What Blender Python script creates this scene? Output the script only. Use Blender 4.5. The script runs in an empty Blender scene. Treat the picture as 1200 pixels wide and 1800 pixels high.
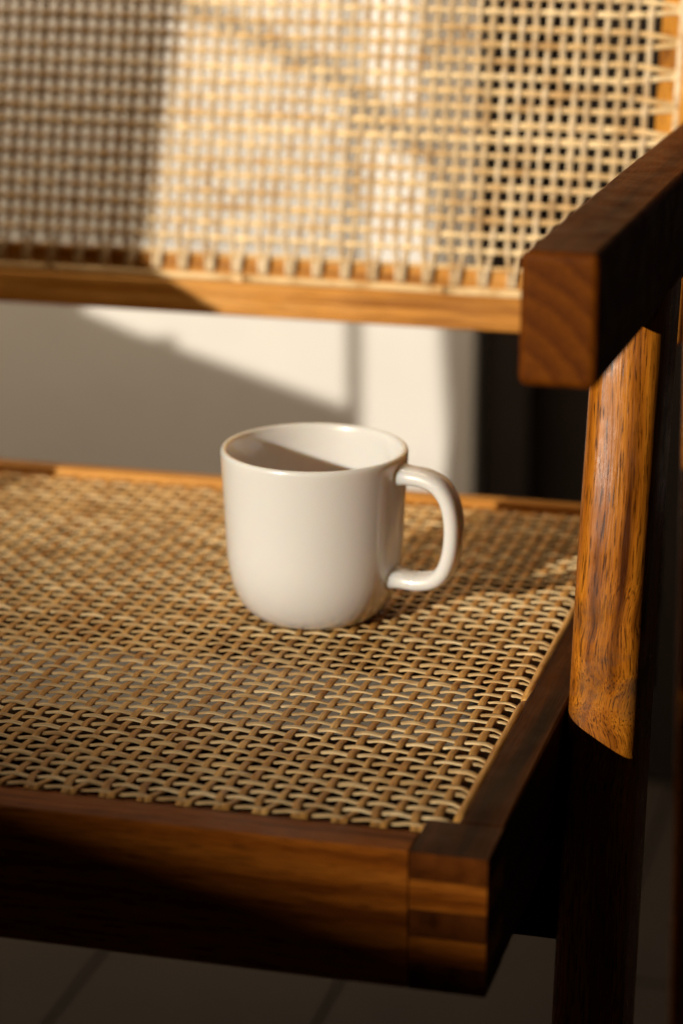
import bpy, bmesh, math, random
from mathutils import Vector, Matrix
from mathutils.geometry import tessellate_polygon
random.seed(7)
S = 0.01                                   # the script thinks in centimetres
sc = bpy.context.scene
COL = sc.collection
R = math.radians

# ------------------------------------------------------------------ camera
CAM = Vector((17.093, -85.524, 40.008))
YAW, PITCH, ROLL = 0.2585, 0.29767, 0.002
fwd = Vector((-math.sin(YAW)*math.cos(PITCH), math.cos(YAW)*math.cos(PITCH), -math.sin(PITCH)))
rgt = Vector((math.cos(YAW), math.sin(YAW), 0)); upv = rgt.cross(fwd)
r2 = rgt*math.cos(ROLL) + upv*math.sin(ROLL); u2 = -rgt*math.sin(ROLL) + upv*math.cos(ROLL)
cd = bpy.data.cameras.new('camera'); cam = bpy.data.objects.new('camera', cd); COL.objects.link(cam)
m = Matrix((r2, u2, -fwd)).transposed().to_4x4(); m.translation = CAM*S
cam.matrix_world = m
cd.sensor_width = 36; cd.sensor_fit = 'AUTO'; cd.lens = 4599*36/1800
cd.clip_start = 0.02; cd.clip_end = 100
cd.dof.use_dof = True; cd.dof.focus_distance = 1.10; cd.dof.aperture_fstop = 5.4
sc.camera = cam

# ------------------------------------------------------------------ world, lamps, exposure
w = bpy.data.worlds.new('World'); sc.world = w; w.use_nodes = True
bg = w.node_tree.nodes['Background']
bg.inputs[0].default_value = (1.0, 0.76, 0.48, 1); bg.inputs[1].default_value = 0.015
sc.view_settings.view_transform = 'Standard'; sc.view_settings.look = 'None'
sc.view_settings.exposure = 0; sc.view_settings.gamma = 1
try: sc.view_settings.use_curve_mapping = False
except Exception: pass
sc.cycles.max_bounces = 8

MUG = Vector((-13.575, 25.609, 0))
LDIR = Vector((1, 1.92, -0.58)).normalized()
LAMP = MUG + Vector((0, 0, 4)) - LDIR*1400            # low warm light, far off to the front left
ld = bpy.data.lights.new('low_light', 'SPOT'); lamp = bpy.data.objects.new('low_light', ld); COL.objects.link(lamp)
ld.energy = 11300; ld.color = (1.0, 0.90, 0.755); ld.shadow_soft_size = 0.07
ld.spot_size = R(24); ld.spot_blend = 0.15
lamp.location = LAMP*S
lamp.rotation_euler = LDIR.to_track_quat('-Z', 'Y').to_euler()
# added fill lamp above the backrest to brighten the wall behind; no source there
ad = bpy.data.lights.new('wall_fill', 'AREA'); al = bpy.data.objects.new('wall_fill', ad); COL.objects.link(al)
ad.shape = 'RECTANGLE'; ad.size = 0.8; ad.size_y = 0.5; ad.energy = 9.6; ad.color = (1.0, 0.78, 0.55)
al.location = (-0.42, 0.58, 0.88)
al.rotation_euler = Vector((0.05, 1, -0.70)).to_track_quat('-Z', 'Z').to_euler()

# ------------------------------------------------------------------ helpers
def tag(o, label=None, cat=None, group=None, kind=None):
    for k, v in (('label', label), ('category', cat), ('group', group), ('kind', kind)):
        if v: o[k] = v
    return o
def link(name, me, parent=None, mat=None):
    o = bpy.data.objects.new(name, me); COL.objects.link(o)
    if mat and me is not None: me.materials.append(mat)
    if parent:
        o.parent = parent
        o.matrix_parent_inverse = parent.matrix_world.inverted()
    return o
def empty(name, loc, parent=None):
    o = bpy.data.objects.new(name, None); COL.objects.link(o); o.empty_display_size = 0.02
    if parent: o.parent = parent
    o.location = Vector(loc)*S - (Vector(parent['_w']) if parent else Vector((0, 0, 0)))
    o['_w'] = list(Vector(loc)*S)
    return o
def under(o, parent):                       # parent a mesh that was built in world space
    o.parent = parent
    o.matrix_parent_inverse = Matrix.Translation(-Vector(parent['_w']))
    return o
def mesh(name, verts, faces, smooth=True):
    me = bpy.data.meshes.new(name)
    me.from_pydata([tuple(Vector(v)*S) for v in verts], [], faces); me.update()
    if smooth: me.polygons.foreach_set('use_smooth', [True]*len(me.polygons))
    return me
def prism(name, prof, axis, a, b, mat, parent=None, bev=0.12, seg=2, fn=None, cuts=0):
    """extrude a 2D profile along an axis (0,1,2); profile coordinates are the other two axes in order"""
    bm = bmesh.new()
    def P(p, t):
        c = list(p); c.insert(axis, t); return Vector(c)
    va = [bm.verts.new(P(p, a)) for p in prof]; vb = [bm.verts.new(P(p, b)) for p in prof]
    n = len(prof)
    bm.faces.new(va); bm.faces.new(vb[::-1])
    for i in range(n): bm.faces.new((va[i], vb[i], vb[(i+1) % n], va[(i+1) % n]))
    bmesh.ops.recalc_face_normals(bm, faces=bm.faces)
    if bev: bmesh.ops.bevel(bm, geom=list(bm.edges), offset=bev, segments=seg, profile=0.5, affect='EDGES', clamp_overlap=True)
    if cuts:
        ed = [e for e in bm.edges if abs(abs((e.verts[0].co-e.verts[1].co).normalized()[axis])-1) < 1e-3 and e.calc_length() > abs(b-a)*0.6]
        bmesh.ops.subdivide_edges(bm, edges=ed, cuts=cuts, use_grid_fill=True)
    for v in bm.verts:
        if fn: v.co = fn(v.co)
        v.co *= S
    me = bpy.data.meshes.new(name); bm.to_mesh(me); bm.free()
    me.polygons.foreach_set('use_smooth', [True]*len(me.polygons))
    o = link(name, me, None, mat)
    if bev:
        wn = o.modifiers.new('even shading', 'WEIGHTED_NORMAL'); wn.weight = 90; wn.keep_sharp = False
    if parent: under(o, parent)
    return o
def box(name, x, y, z, mat, parent=None, bev=0.12, **k):
    return prism(name, [(x[0], z[0]), (x[1], z[0]), (x[1], z[1]), (x[0], z[1])], 1, y[0], y[1], mat, parent, bev, **k)

# ------------------------------------------------------------------ materials
def nodes(name):
    mt = bpy.data.materials.new(name); mt.use_nodes = True
    nt = mt.node_tree; return mt, nt, nt.nodes, nt.links, nt.nodes['Principled BSDF']
def ramp(N, stops):
    r = N.new('ShaderNodeValToRGB'); e = r.color_ramp.elements
    while len(e) < len(stops): e.new(0.5)
    for el, (p, c) in zip(e, stops): el.position = p; el.color = (*c, 1)
    return r
def wood(name, axis, dark, mid, light, rough=0.38, tilt=0.0, figure=0.0, flecks=0.55, seed=0.0, uv=False, spec=0.4, ior=1.14):
    mt, nt, N, L, B = nodes(name)
    tc = N.new('ShaderNodeTexCoord'); mp = N.new('ShaderNodeMapping'); L.new(tc.outputs['UV' if uv else 'Object'], mp.inputs[0])
    mp.inputs['Location'].default_value = (seed, seed*0.7, seed*1.3)
    mp.inputs['Rotation'].default_value = (tilt, 0, 0)
    # large slow wander of the grain
    n0 = N.new('ShaderNodeTexNoise'); n0.inputs['Scale'].default_value = 9; n0.inputs['Detail'].default_value = 2
    L.new(mp.outputs[0], n0.inputs[0])
    sub = N.new('ShaderNodeVectorMath'); sub.operation = 'SUBTRACT'; L.new(n0.outputs['Color'], sub.inputs[0]); sub.inputs[1].default_value = (.5, .5, .5)
    scl = N.new('ShaderNodeVectorMath'); scl.operation = 'SCALE'; L.new(sub.outputs[0], scl.inputs[0]); scl.inputs['Scale'].default_value = 0.004+0.02*figure
    add = N.new('ShaderNodeVectorMath'); L.new(mp.outputs[0], add.inputs[0]); L.new(scl.outputs[0], add.inputs[1])
    knot = None
    if uv:                                     # the grain runs round a knot part of the way up the leg
        sx = N.new('ShaderNodeSeparateXYZ'); L.new(tc.outputs['UV'], sx.inputs[0])
        k1 = N.new('ShaderNodeMapRange'); k1.interpolation_type = 'SMOOTHSTEP'; L.new(sx.outputs[1], k1.inputs[0])
        k1.inputs[1].default_value = .385; k1.inputs[2].default_value = .425
        k2 = N.new('ShaderNodeMapRange'); k2.interpolation_type = 'SMOOTHSTEP'; L.new(sx.outputs[1], k2.inputs[0])
        k2.inputs[1].default_value = .495; k2.inputs[2].default_value = .455
        knot = N.new('ShaderNodeMath'); knot.operation = 'MULTIPLY'; L.new(k1.outputs[0], knot.inputs[0]); L.new(k2.outputs[0], knot.inputs[1])
        nk = N.new('ShaderNodeTexNoise'); nk.inputs['Scale'].default_value = 24; nk.inputs['Detail'].default_value = 1; L.new(mp.outputs[0], nk.inputs[0])
        sk = N.new('ShaderNodeVectorMath'); sk.operation = 'SUBTRACT'; L.new(nk.outputs['Color'], sk.inputs[0]); sk.inputs[1].default_value = (.5, .5, .5)
        km = N.new('ShaderNodeMath'); km.operation = 'MULTIPLY'; L.new(knot.outputs[0], km.inputs[0]); km.inputs[1].default_value = .03
        ks = N.new('ShaderNodeVectorMath'); ks.operation = 'SCALE'; L.new(sk.outputs[0], ks.inputs[0]); L.new(km.outputs[0], ks.inputs['Scale'])
        add2 = N.new('ShaderNodeVectorMath'); L.new(add.outputs[0], add2.inputs[0]); L.new(ks.outputs[0], add2.inputs[1]); add = add2
    def stretched(cross, along, detail, rgh):
        mm = N.new('ShaderNodeMapping'); s = [cross]*3; s[axis] = along; mm.inputs['Scale'].default_value = s
        L.new(add.outputs[0], mm.inputs[0])
        n = N.new('ShaderNodeTexNoise'); n.inputs['Scale'].default_value = 1; n.inputs['Detail'].default_value = detail
        n.inputs['Roughness'].default_value = rgh; L.new(mm.outputs[0], n.inputs[0]); return n
    band = stretched(130, 5 + 14*figure, 3, 0.5)
    fib = stretched(1300, 40, 4, 0.6)
    pore = stretched(1500, 75, 3, 0.55)
    r1 = ramp(N, [(0.30, dark), (0.47, mid), (0.68, light)]); L.new(band.outputs[0], r1.inputs[0])
    r2_ = ramp(N, [(0.35, (.72, .66, .6)), (0.65, (1.14, 1.12, 1.1))]); L.new(fib.outputs[0], r2_.inputs[0])
    mx = N.new('ShaderNodeMix'); mx.data_type = 'RGBA'; mx.blend_type = 'MULTIPLY'; mx.inputs[0].default_value = 1
    L.new(r1.outputs[0], mx.inputs[6]); L.new(r2_.outputs[0], mx.inputs[7])
    r3 = ramp(N, [(0.53, (0, 0, 0)), (0.63, (1, 1, 1))]); L.new(pore.outputs[0], r3.inputs[0])
    ml = N.new('ShaderNodeMath'); ml.operation = 'MULTIPLY'; L.new(r3.outputs[0], ml.inputs[0]); ml.inputs[1].default_value = flecks
    mx2 = N.new('ShaderNodeMix'); mx2.data_type = 'RGBA'; L.new(ml.outputs[0], mx2.inputs[0]); L.new(mx.outputs[2], mx2.inputs[6])
    mx2.inputs[7].default_value = (dark[0]*.55, dark[1]*.5, dark[2]*.5, 1)
    last = mx2
    if knot is not None:
        ng = N.new('ShaderNodeTexNoise'); ng.inputs['Scale'].default_value = 34; ng.inputs['Detail'].default_value = 6; ng.inputs['Roughness'].default_value = .65
        L.new(add.outputs[0], ng.inputs[0])
        rg = ramp(N, [(.47, (0, 0, 0)), (.62, (.8, .8, .8))]); L.new(ng.outputs[0], rg.inputs[0])
        mg = N.new('ShaderNodeMath'); mg.operation = 'MULTIPLY'; L.new(rg.outputs[0], mg.inputs[0]); L.new(knot.outputs[0], mg.inputs[1])
        last = N.new('ShaderNodeMix'); last.data_type = 'RGBA'; L.new(mg.outputs[0], last.inputs[0]); L.new(mx2.outputs[2], last.inputs[6]); last.inputs[7].default_value = (.075, .038, .020, 1)
    L.new(last.outputs[2], B.inputs['Base Color'])
    # wear in the varnish
    nr = N.new('ShaderNodeTexNoise'); nr.inputs['Scale'].default_value = 60; nr.inputs['Detail'].default_value = 5; L.new(mp.outputs[0], nr.inputs[0])
    mr = N.new('ShaderNodeMapRange'); L.new(nr.outputs[0], mr.inputs[0]); mr.inputs[1].default_value = .3; mr.inputs[2].default_value = .7
    mr.inputs[3].default_value = rough-.08; mr.inputs[4].default_value = rough+.14; L.new(mr.outputs[0], B.inputs['Roughness'])
    bp = N.new('ShaderNodeBump'); bp.inputs['Strength'].default_value = 0.25; bp.inputs['Distance'].default_value = 0.0006
    L.new(fib.outputs[0], bp.inputs['Height']); L.new(bp.outputs[0], B.inputs['Normal'])
    B.inputs['Specular IOR Level'].default_value = spec; B.inputs['IOR'].default_value = ior
    return mt
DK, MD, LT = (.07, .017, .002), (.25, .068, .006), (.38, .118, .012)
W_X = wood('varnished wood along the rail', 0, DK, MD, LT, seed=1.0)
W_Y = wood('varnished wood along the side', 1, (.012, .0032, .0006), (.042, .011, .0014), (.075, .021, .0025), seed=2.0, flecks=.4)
W_LEG = wood('varnished wood of the legs', 1, (.06, .015, .0015), (.29, .090, .006), (.44, .158, .012), rough=.28, spec=.5, ior=1.2, figure=.05, flecks=.85, seed=3.1, uv=True)
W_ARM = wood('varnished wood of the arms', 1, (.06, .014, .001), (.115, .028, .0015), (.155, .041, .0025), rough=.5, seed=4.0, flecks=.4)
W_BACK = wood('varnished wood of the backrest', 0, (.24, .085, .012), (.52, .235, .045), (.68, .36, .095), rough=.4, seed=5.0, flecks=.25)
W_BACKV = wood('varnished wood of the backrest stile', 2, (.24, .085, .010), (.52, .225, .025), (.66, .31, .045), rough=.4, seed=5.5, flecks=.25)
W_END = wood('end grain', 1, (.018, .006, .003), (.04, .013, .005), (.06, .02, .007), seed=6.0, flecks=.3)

def rings(name, dark, light, centre):
    mt, nt, N, L, B = nodes(name)
    tc = N.new('ShaderNodeTexCoord'); mp = N.new('ShaderNodeMapping'); L.new(tc.outputs['Object'], mp.inputs[0])
    mp.inputs['Location'].default_value = [-c*S for c in centre]
    wv = N.new('ShaderNodeTexWave'); wv.wave_type = 'RINGS'; wv.rings_direction = 'Y'; wv.wave_profile = 'SAW'
    wv.inputs['Scale'].default_value = 38; wv.inputs['Distortion'].default_value = 2.2; wv.inputs['Detail'].default_value = 3; wv.inputs['Detail Scale'].default_value = 2.0
    L.new(mp.outputs[0], wv.inputs[0])
    n = N.new('ShaderNodeTexNoise'); n.inputs['Scale'].default_value = 900; n.inputs['Detail'].default_value = 2; L.new(tc.outputs['Object'], n.inputs[0])
    r = ramp(N, [(.05, dark), (.75, light)]); L.new(wv.outputs['Fac'], r.inputs[0])
    r2_ = ramp(N, [(.4, (.72, .68, .6)), (.6, (1.1, 1.1, 1.1))]); L.new(n.outputs[0], r2_.inputs[0])
    mx = N.new('ShaderNodeMix'); mx.data_type = 'RGBA'; mx.blend_type = 'MULTIPLY'; mx.inputs[0].default_value = 1
    L.new(r.outputs[0], mx.inputs[6]); L.new(r2_.outputs[0], mx.inputs[7]); L.new(mx.outputs[2], B.inputs['Base Color'])
    B.inputs['Roughness'].default_value = .5; B.inputs['IOR'].default_value = 1.14
    return mt
W_TIP = wood('end grain of the joint', 1, (.05, .013, .002), (.10, .027, .004), (.14, .040, .006), seed=6.5, flecks=.5)
W_RING = rings('end grain of the arm', (.078, .018, .001), (.125, .033, .0015), (-3.0, 2.2, 14.0))
def cane(name, c1, c2, axis):
    mt, nt, N, L, B = nodes(name)
    oi = N.new('ShaderNodeObjectInfo'); tc = N.new('ShaderNodeTexCoord')
    mm = N.new('ShaderNodeMapping'); s = [900, 900, 900]; s[axis] = 22; mm.inputs['Scale'].default_value = s
    L.new(tc.outputs['Object'], mm.inputs[0])
    n = N.new('ShaderNodeTexNoise'); n.inputs['Scale'].default_value = 1; n.inputs['Detail'].default_value = 3; L.new(mm.outputs[0], n.inputs[0])
    n2 = N.new('ShaderNodeTexNoise'); n2.inputs['Scale'].default_value = 70; n2.inputs['Detail'].default_value = 3; L.new(tc.outputs['Object'], n2.inputs[0])
    r1 = ramp(N, [(0.0, c1), (0.55, tuple((a+b)/2 for a, b in zip(c1, c2))), (1.0, c2)]); L.new(oi.outputs['Random'], r1.inputs[0])
    r2_ = ramp(N, [(0.32, (.62, .55, .46)), (0.62, (1.08, 1.08, 1.08))]); L.new(n.outputs[0], r2_.inputs[0])
    r3 = ramp(N, [(0.34, (.80, .70, .58)), (0.50, (1, 1, 1)), (.72, (1.12, 1.12, 1.1))]); L.new(n2.outputs[0], r3.inputs[0])
    mx = N.new('ShaderNodeMix'); mx.data_type = 'RGBA'; mx.blend_type = 'MULTIPLY'; mx.inputs[0].default_value = 1
    L.new(r1.outputs[0], mx.inputs[6]); L.new(r2_.outputs[0], mx.inputs[7])
    mx2 = N.new('ShaderNodeMix'); mx2.data_type = 'RGBA'; mx2.blend_type = 'MULTIPLY'; mx2.inputs[0].default_value = 1
    L.new(mx.outputs[2], mx2.inputs[6]); L.new(r3.outputs[0], mx2.inputs[7])
    L.new(mx2.outputs[2], B.inputs['Base Color'])
    B.inputs['Roughness'].default_value = .45; B.inputs['IOR'].default_value = 1.25
    bp = N.new('ShaderNodeBump'); bp.inputs['Strength'].default_value = .3; bp.inputs['Distance'].default_value = .0004
    L.new(n.outputs[0], bp.inputs['Height']); L.new(bp.outputs[0], B.inputs['Normal'])
    return mt
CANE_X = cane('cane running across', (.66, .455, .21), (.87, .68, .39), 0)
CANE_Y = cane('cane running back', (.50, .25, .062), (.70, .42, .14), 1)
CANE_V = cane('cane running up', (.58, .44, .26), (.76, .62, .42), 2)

def plain(name, col, rough, noise=0.0, nscale=20, bump=0.0):
    mt, nt, N, L, B = nodes(name)
    B.inputs['Base Color'].default_value = (*col, 1); B.inputs['Roughness'].default_value = rough
    if noise:
        tc = N.new('ShaderNodeTexCoord'); n = N.new('ShaderNodeTexNoise'); n.inputs['Scale'].default_value = nscale; n.inputs['Detail'].default_value = 6
        L.new(tc.outputs['Object'], n.inputs[0])
        r = ramp(N, [(.3, tuple(c*(1-noise) for c in col)), (.7, tuple(min(1, c*(1+noise*.6)) for c in col))])
        L.new(n.outputs[0], r.inputs[0]); L.new(r.outputs[0], B.inputs['Base Color'])
        if bump:
            bp = N.new('ShaderNodeBump'); bp.inputs['Strength'].default_value = bump; bp.inputs['Distance'].default_value = .001
            L.new(n.outputs[0], bp.inputs['Height']); L.new(bp.outputs[0], B.inputs['Normal'])
    return mt
M_WALL = plain('white plaster', (.62, .605, .575), .8, .04, 14, .15)
M_DARK = plain('dark door', (.018, .012, .009), .6, .3, 8)
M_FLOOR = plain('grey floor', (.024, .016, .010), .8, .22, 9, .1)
M_GROUT = plain('floor joint', (.013, .009, .005), .9)
M_OUT = plain('blocker plaster', (.6, .57, .52), .9, .1, 5)
mt, nt, N, L, B = nodes('cream glazed stoneware'); M_MUG = mt
B.inputs['Base Color'].default_value = (.665, .65, .62, 1)
B.inputs['Subsurface Weight'].default_value = .7; B.inputs['Subsurface Radius'].default_value = (1.0, .62, .3); B.inputs['Subsurface Scale'].default_value = .009; B.inputs['Roughness'].default_value = .28
B.inputs['Coat Weight'].default_value = 1; B.inputs['Coat Roughness'].default_value = .04
tc = N.new('ShaderNodeTexCoord'); n = N.new('ShaderNodeTexNoise'); n.inputs['Scale'].default_value = 45; n.inputs['Detail'].default_value = 2
L.new(tc.outputs['Object'], n.inputs[0])
bp = N.new('ShaderNodeBump'); bp.inputs['Strength'].default_value = .12; bp.inputs['Distance'].default_value = .0012
L.new(n.outputs[0], bp.inputs['Height']); L.new(bp.outputs[0], B.inputs['Normal']); L.new(bp.outputs[0], B.inputs['Coat Normal'])

# ------------------------------------------------------------------ setting: floor, wall, added gobo wall
FZ = -42.0
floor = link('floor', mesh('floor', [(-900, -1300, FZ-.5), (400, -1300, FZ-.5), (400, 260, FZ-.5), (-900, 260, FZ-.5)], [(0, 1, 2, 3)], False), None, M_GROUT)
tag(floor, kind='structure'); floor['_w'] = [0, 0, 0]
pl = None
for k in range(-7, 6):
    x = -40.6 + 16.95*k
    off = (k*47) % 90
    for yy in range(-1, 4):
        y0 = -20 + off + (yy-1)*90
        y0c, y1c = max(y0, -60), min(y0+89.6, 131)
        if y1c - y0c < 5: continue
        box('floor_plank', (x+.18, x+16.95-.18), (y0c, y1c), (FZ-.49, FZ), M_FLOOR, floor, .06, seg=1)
WY = 103.0
KW = (WY-CAM.y)/(130.0-CAM.y)            # the wall was laid out at 130 cm and brought nearer
def wl(x, z): return Vector((CAM.x+(x-CAM.x)*KW, WY, CAM.z+(z-CAM.z)*KW))
WEND = wl(-28.0, 0).x
wall = prism('wall', [(-320, FZ), (WEND, FZ), (WEND, 260), (-320, 260)], 1, WY, WY+14, M_WALL, None, .3)
tag(wall, kind='structure')
door = prism('dark_door', [(WEND+.2, FZ+.2), (75, FZ+.2), (75, 205), (WEND+.2, 205)], 1, WY+5, WY+9, M_DARK, None, .2)
tag(door, 'very dark brown door beside the white wall, behind the right end of the backrest', 'door', kind='thing'); door['_w'] = [0, 0, 0]
box('door_frame', (WEND+.25, WEND+4), (WY+1.5, WY+4.95), (FZ+.2, 205), M_DARK, door, .2)

# unseen gobo wall added on the left; openings shaped to cast the light patches
WX = -84.0
lat = Vector((LDIR.y, -LDIR.x, 0)).normalized(); lup = lat.cross(LDIR)
def on_gobo(P):                             # where the ray from the lamp to P goes through the gobo wall
    P = Vector(P); d = P - LAMP; t = (WX - LAMP.x)/d.x; q = LAMP + d*t; return (q.y, q.z)
def lv(a, b, s=0): return MUG + lat*a + lup*b + LDIR*s
A = [on_gobo(p) for p in ((-37.5, 43, -9), (-34, 45, 0), (-29.1, 46.4, 12), (-28.0, 49.2, 25), (-26.5, 55, 60), lv(48, 75), lv(48, -9.6), (-40, 30, -12))]
def hole(*pts): return [on_gobo(wl(*p)) for p in pts]
HOLES = [A,
    hole((-38.0, -40), (-28.8, -40), (-29.7, -25.5), (-30.8, -11), (-32.4, 3.2), (-38.2, 5.6)),      # shaped for the right-hand light patch, below and above a gap
    hole((-38.3, 9.5), (-32.6, 6.6), (-33.3, 14.5), (-34.6, 40), (-38.4, 40)),
    hole((-39.1, -18.8), (-39.2, -5.0), (-57.4, -5.0), (-64.1, -11.3), (-59.4, -13.0)),
    hole((-55.0, -13.95), (-55.0, -13.3), (-80, -15.9), (-80, -16.9))]
z = -4.3
while z < 24:                                 # thin slits that pass only part of the light
    xl = -57.3 + 2.3*(z+5)/20
    xc = -48.8 + (13.5-z)*2.24                # slits left out along a slant to cast a dark band
    for a, b in ((xl, min(-39.25, xc-2.4)), (max(xl, xc+2.4), -39.25)):
        if b-a > .6: HOLES.append(hole((b, z), (b, z+.84), (a, z+.84), (a, z)))
    z += 1.25
outer = [(-420, FZ), (WY, FZ), (WY, 240), (-420, 240)]
def ring3(r): return [Vector((p[0], p[1], 0)) for p in r]
loops = [ring3(outer)] + [ring3(h) for h in HOLES]
flat = [v for r in loops for v in r]
tris = tessellate_polygon(loops)
bm = bmesh.new()
TH = .25
va = [bm.verts.new((WX*S, v.x*S, v.y*S)) for v in flat]; vb = [bm.verts.new(((WX-TH)*S, v.x*S, v.y*S)) for v in flat]
for t in tris:
    bm.faces.new([va[i] for i in t]); bm.faces.new([vb[i] for i in t[::-1]])
k0 = 0
for r in loops:
    for i in range(len(r)):
        a, b = k0+i, k0+(i+1) % len(r)
        bm.faces.new((va[a], va[b], vb[b], vb[a]))
    k0 += len(r)
bmesh.ops.recalc_face_normals(bm, faces=bm.faces)
me = bpy.data.meshes.new('gobo_wall'); bm.to_mesh(me); bm.free()
ww = link('gobo_wall', me, None, M_WALL); tag(ww, kind='structure')
# unseen blocker wall added far off; its top edge shades the seat front
hd = Vector((LDIR.x, LDIR.y, 0)).normalized()
def along(s, a, z): q = MUG - hd*s + lat*a; return Vector((q.x, q.y, z))
D_P = 530.0
def shade(a, v, o):                           # point of the blocker's top edge that shades lateral a, height v at the mug
    d = lv(a, v) - LAMP; n_ = Vector((LDIR.x, LDIR.y, 0)).normalized()
    t = ((MUG - n_*(D_P+o)) - LAMP).dot(n_)/d.dot(n_); return LAMP + d*t
tops = [(-420, -2.6), (3, -2.5), (45, -8.0), (420, -8.0)]
vs = []
for o in (0, 12):
    T = [shade(a, v, o) for a, v in tops]
    vs += T + [Vector((p.x, p.y, FZ-.5)) for p in T]
fs = [(0, 1, 5, 4), (1, 2, 6, 5), (2, 3, 7, 6), (8, 12, 13, 9), (9, 13, 14, 10), (10, 14, 15, 11), (0, 8, 9, 1), (1, 9, 10, 2), (2, 10, 11, 3), (0, 4, 12, 8), (3, 11, 15, 7)]
blk = link('blocker_wall', mesh('blocker_wall', vs, fs, False), None, M_OUT)
tag(blk, 'added blocker wall far off to the left, out of view, shading the seat front', 'wall', kind='thing')

# ------------------------------------------------------------------ the chair
WL = 46.56                                     # overall seat width
HR = 5.46
chair = empty('armchair', (-25, 25, FZ))
tag(chair, 'low wooden armchair with woven cane seat and cane backrest, holding the mug', 'armchair')
def mir(x): return -WL - x
# seat frame: L sections, a lip outside and a sunk ledge the cane is tied to
LIP, LED, ZL = 1.78, 3.5, -0.32
for s in (0, 1):
    prof = [(-LED, -HR), (0, -HR), (0, 0.1), (-LIP, 0.1), (-LIP, ZL), (-LED, ZL)]
    if s: prof = [(mir(x), z) for x, z in prof]
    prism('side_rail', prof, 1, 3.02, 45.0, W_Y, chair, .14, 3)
FR = prism('front_rail', [(0, -HR), (2.9, -HR), (2.9, ZL), (1.72, ZL), (1.72, 0.1), (0, 0.1)], 0, mir(-2.96), -2.96, W_X, chair, .07, 3)
prism('rear_rail', [(43.2, -HR+.5), (45.1, -HR+.5), (45.1, .12), (44.0, .12), (44.0, ZL), (43.2, ZL)], 0, mir(-3.52), -3.52, W_BACK, chair, .12, 2)
bands = [0.1, -1.0, -2.2, -3.3, -4.35, -HR]
FR['_w'] = list(Vector(chair['_w']))
for s in (0, 1):
    for i in range(5):
        x0, x1 = (-2.94, -0.005 if i % 2 else 0.0)
        if s: x0, x1 = mir(x1), mir(x0)
        yf = 0.0 if i % 2 else 0.012
        o = box('joint_finger', (x0, x1), (yf, 3.0), (bands[i+1]+.004, bands[i]-.004), W_X if i % 2 else W_Y, chair, .02, seg=1)
        if i % 2 == 0:
            o.data.materials.append(W_TIP)
            for p in o.data.polygons:
                if p.normal.y < -.8: p.material_index = 1
# legs
def leg_section(n=28):
    """rounded bar section, unit box: x 0..1, y 0..1, more rounded at the front"""
    pts = []
    for i in range(n):
        a = 2*math.pi*i/n
        c, s_ = math.cos(a), math.sin(a)
        e = 2/4.0 if s_ < 0 else 2/6.0
        x = math.copysign(abs(c)**e, c); y = math.copysign(abs(s_)**e, s_)
        pts.append((.5+.5*x, .5+.5*y))
    return pts
def bar(name, path, x0, x1, mat, mirror, sect=leg_section()):
    """path: list of (z, y_front, y_depth)"""
    vs, fs = [], []
    n = len(sect)
    for z, y, dy in path:
        for (a, b) in sect:
            x = x0 + (x1-x0)*a
            vs.append((mir(x) if mirror else x, y + dy*b, z))
    for r in range(len(path)-1):
        for i in range(n):
            q = [r*n+i, r*n+(i+1) % n, (r+1)*n+(i+1) % n, (r+1)*n+i]
            fs.append(q[::-1] if mirror else q)
    top_ = [(len(path)-1)*n+i for i in range(n)]; bot = list(range(n))[::-1]
    fs.append(top_[::-1] if mirror else top_); fs.append(bot[::-1] if mirror else bot)
    o = link(name, mesh(name, vs, fs), None, mat)
    uvl = o.data.uv_layers.new(name='grain')
    per = [0.0]
    for i in range(n):
        (a0, b0), (a1, b1) = sect[i], sect[(i+1) % n]
        per.append(per[-1] + math.hypot((a1-a0)*(x1-x0), (b1-b0)*path[0][2])*S)
    le = [0.0]
    for i in range(len(path)-1): le.append(le[-1] + math.hypot(path[i+1][0]-path[i][0], path[i+1][1]-path[i][1])*S)
    k = 0
    for r in range(len(path)-1):
        for i in range(n):
            q = [(per[i], le[r]), (per[i+1], le[r]), (per[i+1], le[r+1]), (per[i], le[r+1])]
            for c in (q[::-1] if mirror else q): uvl.data[k].uv = c; k += 1
    try: o.data.set_sharp_from_angle(angle=R(60))
    except Exception: pass
    return under(o, chair)
def spline(pts, zs):
    out = []
    for z in zs:
        for i in range(len(pts)-1):
            if pts[i][0] <= z <= pts[i+1][0] or i == len(pts)-2:
                t = (z-pts[i][0])/(pts[i+1][0]-pts[i][0]); break
        p0 = pts[max(i-1, 0)][1]; p1 = pts[i][1]; p2 = pts[i+1][1]; p3 = pts[min(i+2, len(pts)-1)][1]
        out.append(.5*(2*p1+(p2-p0)*t+(2*p0-5*p1+4*p2-p3)*t*t+(3*p1-p0-3*p2+p3)*t**3))
    return out
zs = [FZ + (59.2)*i/24 for i in range(25)]
fy = spline([(FZ, 8.2), (-24, 11.3), (-9, 13.55), (0.4, 15.0), (7, 16.15), (13, 17.7), (17.3, 18.9)], zs)
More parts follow.
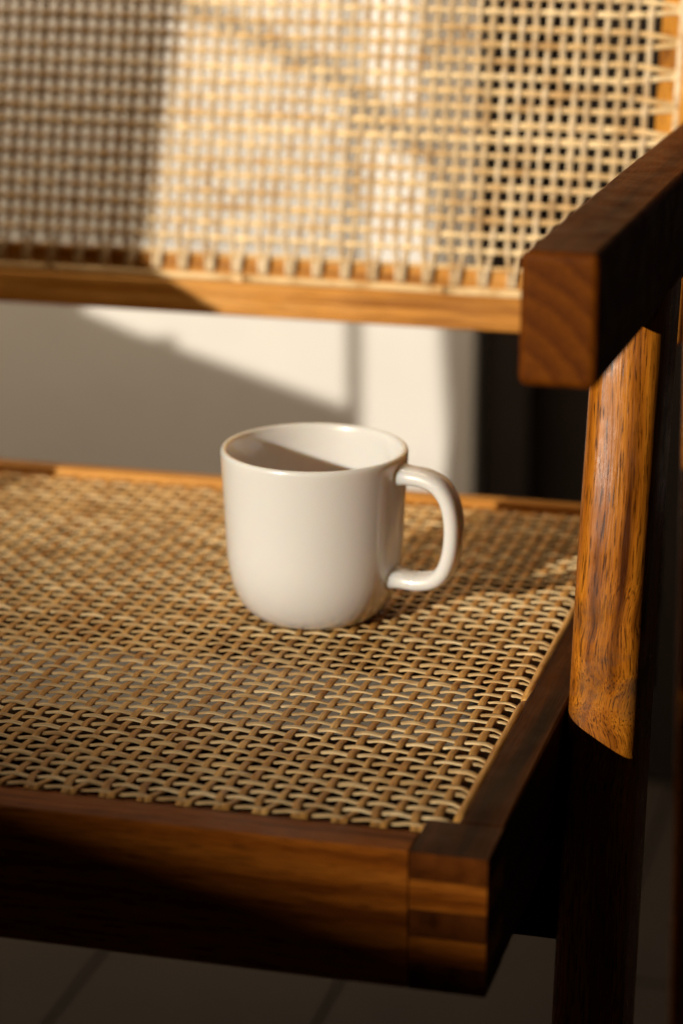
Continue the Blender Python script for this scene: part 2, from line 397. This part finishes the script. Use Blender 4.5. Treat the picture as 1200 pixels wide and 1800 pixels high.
for s in (0, 1):
    bar('front_leg', [(z, y, 5.3) for z, y in zip(zs, fy)], .04, 3.2, W_LEG, s)
    bar('rear_leg', [(FZ+59.0*i/20, 52.5 - 8.0*i/20, 4.4) for i in range(21)], .42, 3.14, W_LEG, s)
    x0, x1 = (.25, 3.05) if not s else (mir(3.05), mir(.25))
    def shape(co):
        f = (co.z-17.2)/(22.15-17.2)
        zt = 22.15-.036*(co.y-2.2); zb = 17.3-.065*(min(co.y, 24)-2.2)
        co.z = zb + (zt-zb)*f; return co
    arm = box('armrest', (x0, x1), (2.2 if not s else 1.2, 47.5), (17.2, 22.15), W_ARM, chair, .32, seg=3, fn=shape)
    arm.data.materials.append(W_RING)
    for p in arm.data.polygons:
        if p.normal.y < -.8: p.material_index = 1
# beams under the seat between the legs
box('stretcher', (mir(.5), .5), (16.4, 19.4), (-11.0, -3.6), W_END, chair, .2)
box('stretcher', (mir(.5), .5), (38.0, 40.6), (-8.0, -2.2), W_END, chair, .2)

# --- cane strands
PROF = [(-.48, -.12), (-.5, .36), (-.40, .70), (0, .84), (.40, .70), (.5, .36), (.48, -.12), (0, -.16)]
def strand(name, pts, width, thick, side, nrm, mat, parent):
    """sweep a domed cane section along pts; side = width direction, nrm = its face"""
    vs, fs = [], []; n = len(PROF)
    ph = random.random()*9; amp = random.uniform(.03, .12)
    N_ = len(pts)
    for i, p in enumerate(pts):
        tng = (pts[min(i+1, N_-1)] - pts[max(i-1, 0)]).normalized()
        sd = (side - tng*side.dot(tng)).normalized(); nn = tng.cross(sd)
        if nn.dot(nrm) < 0: nn = -nn
        tw = amp*math.sin(i*.13+ph); sd2 = sd*math.cos(tw)+nn*math.sin(tw); nn2 = nn*math.cos(tw)-sd*math.sin(tw)
        wv = width*(1+.07*math.sin(i*.21+ph*2))
        for a, b in PROF: vs.append(p + sd2*(a*wv) + nn2*(b*thick))
    flip = (pts[1]-pts[0]).cross(side).dot(nrm) > 0
    for r in range(N_-1):
        for i in range(n):
            q = [r*n+i, r*n+(i+1) % n, (r+1)*n+(i+1) % n, (r+1)*n+i]
            fs.append(q if flip else q[::-1])
    fs.append(list(range(n))); fs.append([(N_-1)*n+i for i in range(n)][::-1])
    o = link(name, mesh(name, vs, fs), None, mat); return under(o, parent)
def smooth(t): t = max(0, min(1, t)); return t*t*(3-2*t)
def weave(parent, O, eu, ev, en, us, vs_, u0, u1, v0, v1, zend, wu, wv, mu, mv, au, av, th=.13, conv=1.7, gap=.15, step=6, sag=0.0):
    """us: positions of the strands that run along ev; vs_: of those that run along eu; u0..v1: the tie lines"""
    def run(along_pos, cross, idx, lo, hi, amp, sgn):
        ctr = [cross[0]-(cross[1]-cross[0])] + list(cross) + [cross[-1]+(cross[-1]-cross[-2])]
        pts = []
        n = len(cross)
        jit = random.uniform(-.035, .035); wob = [random.uniform(-.02, .02) for _ in range(n+2)]
        # parameter t = index of the crossing, from -? to n-1+?
        samples = [lo + (cross[0]-lo)*k/5 for k in range(5)]
        for i in range(n-1):
            for k in range(step): samples.append(cross[i]+(cross[i+1]-cross[i])*k/step)
        samples += [cross[-1] + (hi-cross[-1])*k/5 for k in range(6)]
        pair = along_pos[idx - idx % 2:idx - idx % 2 + 2]
        mid = sum(pair)/len(pair); me_ = along_pos[idx]; sd = -1 if idx % 2 == 0 else 1
        if len(pair) == 1: sd = 0
        for s_ in samples:
            # phase
            if s_ <= cross[0]: ph = 0.0; ii = 0; out = (cross[0]-s_)/max(1e-6, cross[0]-lo)
            elif s_ >= cross[-1]: ph = n-1; ii = n-1; out = (s_-cross[-1])/max(1e-6, hi-cross[-1])
            else:
                ii = max(k for k in range(n) if cross[k] <= s_) if n < 3 else bis(cross, s_)
                ph = ii + (s_-cross[ii])/(cross[ii+1]-cross[ii]); out = 0
            z = amp*sgn*math.cos(math.pi*ph)
            if out > 0: z = z*(1-out**1.5) + zend*out**2.6 + .05*math.sin(math.pi*out)
            d = min(s_-lo, hi-s_)
            f = smooth(1 - d/conv)
            lt = me_ + jit + wob[ii] + (wob[min(ii+1, n+1)]-wob[ii])*(ph-ii)
            lt = lt*(1-f) + (mid + sd*gap)*f
            pts.append((s_, lt, z))
        return pts
    def dip(a, b):                             # the seat hangs a little towards its middle
        return sag*max(0, math.sin(math.pi*(a-u0)/(u1-u0)))*max(0, math.sin(math.pi*(b-v0)/(v1-v0)))
    for j in range(len(vs_)):
        p = run(vs_, us, j, u0, u1, au, 1 if j % 2 == 0 else -1)
        strand('cane_strand', [O+eu*a+ev*b+en*(c-dip(a, b)) for a, b, c in p], wu*random.choice((.82, .92, .97, 1.0, 1.05, 1.22)), th, ev, en, mu, parent)
    for i in range(len(us)):
        p = run(us, vs_, i, v0, v1, av, -1 if i % 2 == 0 else 1)
        strand('cane_strand', [O+eu*b+ev*a+en*(c-dip(b, a)) for a, b, c in p], wv*random.uniform(.9, 1.1), th, eu, en, mv, parent)
import bisect
def bis(c, s_): return min(len(c)-2, max(0, bisect.bisect_right(c, s_)-1))
def jitter(l, a): return [x + random.uniform(-a, a) for x in l]
seat = empty('seat_cane', (-25, 25, 0), chair)
X, Y, Z = Vector((1, 0, 0)), Vector((0, 1, 0)), Vector((0, 0, 1))
nx, ny = 54, 52
us = sorted(jitter([-2.70 - .772*i for i in range(nx)], .03)); vs_ = jitter([2.64 + .781*j for j in range(ny)], .03)
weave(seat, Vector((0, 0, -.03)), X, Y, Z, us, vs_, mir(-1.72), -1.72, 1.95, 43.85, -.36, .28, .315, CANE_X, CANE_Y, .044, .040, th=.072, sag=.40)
def binding(name, a, b, side, nrm, parent, mat, wd=.42, th=.2, parts=1):
    a, b = Vector(a), Vector(b)
    for k in range(parts):
        p, q = a.lerp(b, k/parts), a.lerp(b, (k+1)/parts - .004)
        pts = [p.lerp(q, i/14) + nrm*(.03*math.sin(i*1.7+k)) - nrm*(.12 if i in (0, 14) else 0) for i in range(15)]
        strand(name, pts, wd, th, side, nrm, mat, parent)
binding('edge_binding', (-1.84, 2.9, -.05), (-1.84, 43.6, -.05), X, Z, seat, CANE_Y, .36, .24, 3)
binding('edge_binding', (mir(-1.84), 2.9, -.05), (mir(-1.84), 43.6, -.05), X, Z, seat, CANE_Y, .36, .24, 3)

# --- backrest
REC = R(14)
BO = Vector((0, 46.0, 8.85))
be = Vector((0, math.sin(REC), math.cos(REC))); bn = Vector((0, -math.cos(REC), math.sin(REC)))
back = empty('backrest', (-25, 47, 9), chair)
BH, BX0, BX1 = 34.0, mir(1.0)+.0, 1.0
def local(co): return Vector((co.x, 0, 0)) + BO + be*co.z - bn*co.y
def bprism(name, prof, axis, a, b, mat, bev=.14):
    return prism(name, prof, axis, a, b, mat, back, bev, 3, fn=local)
# local axes: x along the chair, y into the back, z up the back
bprism('bottom_rail', [(0, 0), (2.4, 0), (2.4, 3.25), (.42, 3.25), (.42, 1.72), (0, 1.72)], 0, BX0+2.9, BX1-2.9, W_BACK)
bprism('top_rail', [(0, BH), (2.4, BH), (2.4, BH-3.25), (.42, BH-3.25), (.42, BH-1.72), (0, BH-1.72)], 0, BX0+2.9, BX1-2.9, W_BACK)
for s in (0, 1):
    prof = [(.15, 0.02), (.15, 2.42), (BX1-2.85, 2.42), (BX1-2.85, .43), (BX1-1.6, .43), (BX1-1.6, .02)]
    if s: prof = [(mir(x), y) for x, y in prof]
    bprism('stile', prof, 2, -.02, BH+.02, W_BACKV)
nbx, nbr = 56, 36
bus = sorted(jitter([-2.35 - .752*i for i in range(nbx)], .025))
bvs = jitter([3.25, 4.15] + [4.15+.83*(k+1) for k in range(nbr-2)], .03)
bvs = [v for v in bvs if v < BH-2.6]
if len(bvs) % 2: bvs = bvs[:-1]
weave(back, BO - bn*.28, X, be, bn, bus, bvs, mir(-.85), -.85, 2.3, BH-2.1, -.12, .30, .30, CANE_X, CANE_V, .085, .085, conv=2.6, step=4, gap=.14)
binding('edge_binding', Vector((BX0+2.2, 0, 0))+BO+be*2.0-bn*.28, Vector((BX1-2.2, 0, 0))+BO+be*2.0-bn*.28, be, bn, back, CANE_X, .42, .2, 4)
for x in (-.72, mir(-.72)):
    binding('edge_binding', Vector((x, 0, 0))+BO+be*2.2-bn*.28, Vector((x, 0, 0))+BO+be*(BH-2)-bn*.28, X, bn, back, CANE_V, .42, .2, 3)

# ------------------------------------------------------------------ the mug
mz = -0.25
mug = empty('mug', (MUG.x, MUG.y, mz))
tag(mug, 'cream white ceramic mug with a round-bottomed body and looped handle on the cane seat', 'mug')
H = 7.72
prof = [(0, .18), (1.9, .16), (2.15, .05), (2.4, 0), (2.62, .04), (2.96, .2), (3.27, .47), (3.54, .86), (3.76, 1.32), (3.92, 1.88), (4.03, 2.55), (4.09, 3.3), (4.14, 4.3),
        (4.19, 5.4), (4.25, 6.6), (4.29, 7.25), (4.305, 7.5), (4.29, 7.64), (4.23, 7.71), (4.15, H), (4.07, 7.70), (4.0, 7.62), (3.965, 7.45), (3.93, 7.0), (3.87, 6.0), (3.8, 4.5),
        (3.72, 3.0), (3.58, 2.0), (3.3, 1.25), (2.8, .75), (2.1, .5), (1.2, .42), (0, .4)]
prof = [(r_, z_*8.02/7.72) for r_, z_ in prof]
ctrl_up = .30
bm = bmesh.new(); NS = 96
rings = []
for r_, z_ in prof:
    if r_ == 0: rings.append([bm.verts.new(((MUG.x)*S, MUG.y*S, (mz+z_)*S))])
    else: rings.append([bm.verts.new(((MUG.x + r_*math.cos(2*math.pi*i/NS))*S, (MUG.y + r_*math.sin(2*math.pi*i/NS))*S, (mz+z_)*S)) for i in range(NS)])
for a, b in zip(rings[:-1], rings[1:]):
    for i in range(NS):
        j = (i+1) % NS
        if len(a) == 1: bm.faces.new((a[0], b[j], b[i]))
        elif len(b) == 1: bm.faces.new((a[i], a[j], b[0]))
        else: bm.faces.new((a[i], a[j], b[j], b[i]))
bmesh.ops.recalc_face_normals(bm, faces=bm.faces)
me = bpy.data.meshes.new('mug_body'); bm.to_mesh(me); bm.free(); me.polygons.foreach_set('use_smooth', [True]*len(me.polygons))
mb = link('body', me, None, M_MUG); under(mb, mug)
sm = mb.modifiers.new('smooth', 'SUBSURF'); sm.levels = 1; sm.render_levels = 1
# handle: a flattened loop standing out to the right and a little towards the camera
AZ = R(15 - 22)                               # direction of the handle in plan
hx = Vector((math.cos(AZ), math.sin(AZ), 0)); hy = Vector((-math.sin(AZ), math.cos(AZ), 0))
ctrl = [(4.03, 6.86), (4.25, 6.86), (4.7, 6.86), (5.4, 6.80), (6.08, 6.52), (6.55, 5.9), (6.76, 5.1), (6.80, 4.3), (6.72, 3.45), (6.45, 2.62), (5.98, 2.1), (5.2, 1.88), (4.5, 1.90), (4.05, 1.95), (3.8, 1.98)]
ctrl = [(a, b+ctrl_up) for a, b in ctrl]
path = []
for i in range(len(ctrl)-1):
    p0, p1, p2, p3 = (Vector(ctrl[max(0, min(len(ctrl)-1, i+k))]) for k in (-1, 0, 1, 2))
    for k in range(4):
        t = k/4; path.append(.5*(2*p1+(p2-p0)*t+(2*p0-5*p1+4*p2-p3)*t*t+(3*p1-p0-3*p2+p3)*t**3))
path.append(Vector(ctrl[-1]))
vs, fs = [], []; n = 20
for i, p in enumerate(path):
    tg = (path[min(i+1, len(path)-1)] - path[max(i-1, 0)]).normalized(); nr = Vector((-tg.y, tg.x))
    u = i/(len(path)-1)
    fl = max(0, 1-u/.17)**2*.28 + max(0, 1-(1-u)/.17)**2*.28      # flare where it joins the body
    ra, rb = .40 + fl, .70 + fl*1.0
    for k in range(n):
        a = 2*math.pi*k/n; c, s_ = math.cos(a), math.sin(a)
        c = math.copysign(abs(c)**.8, c); s_ = math.copysign(abs(s_)**.8, s_)
        q = p + nr*(ra*c)
        vs.append(MUG + Vector((0, 0, mz)) + hx*q.x + hy*(rb*s_) + Vector((0, 0, q.y)))
for r_ in range(len(path)-1):
    for k in range(n): fs.append((r_*n+k, r_*n+(k+1) % n, (r_+1)*n+(k+1) % n, (r_+1)*n+k))
fs.append(list(range(n))[::-1]); fs.append([(len(path)-1)*n+k for k in range(n)])
ho = link('handle', mesh('mug_handle', vs, fs), None, M_MUG); under(ho, mug)
bm = bmesh.new(); bm.from_mesh(ho.data); bmesh.ops.recalc_face_normals(bm, faces=bm.faces); bm.to_mesh(ho.data); bm.free()
for o in bpy.data.objects:
    if '_w' in o: del o['_w']
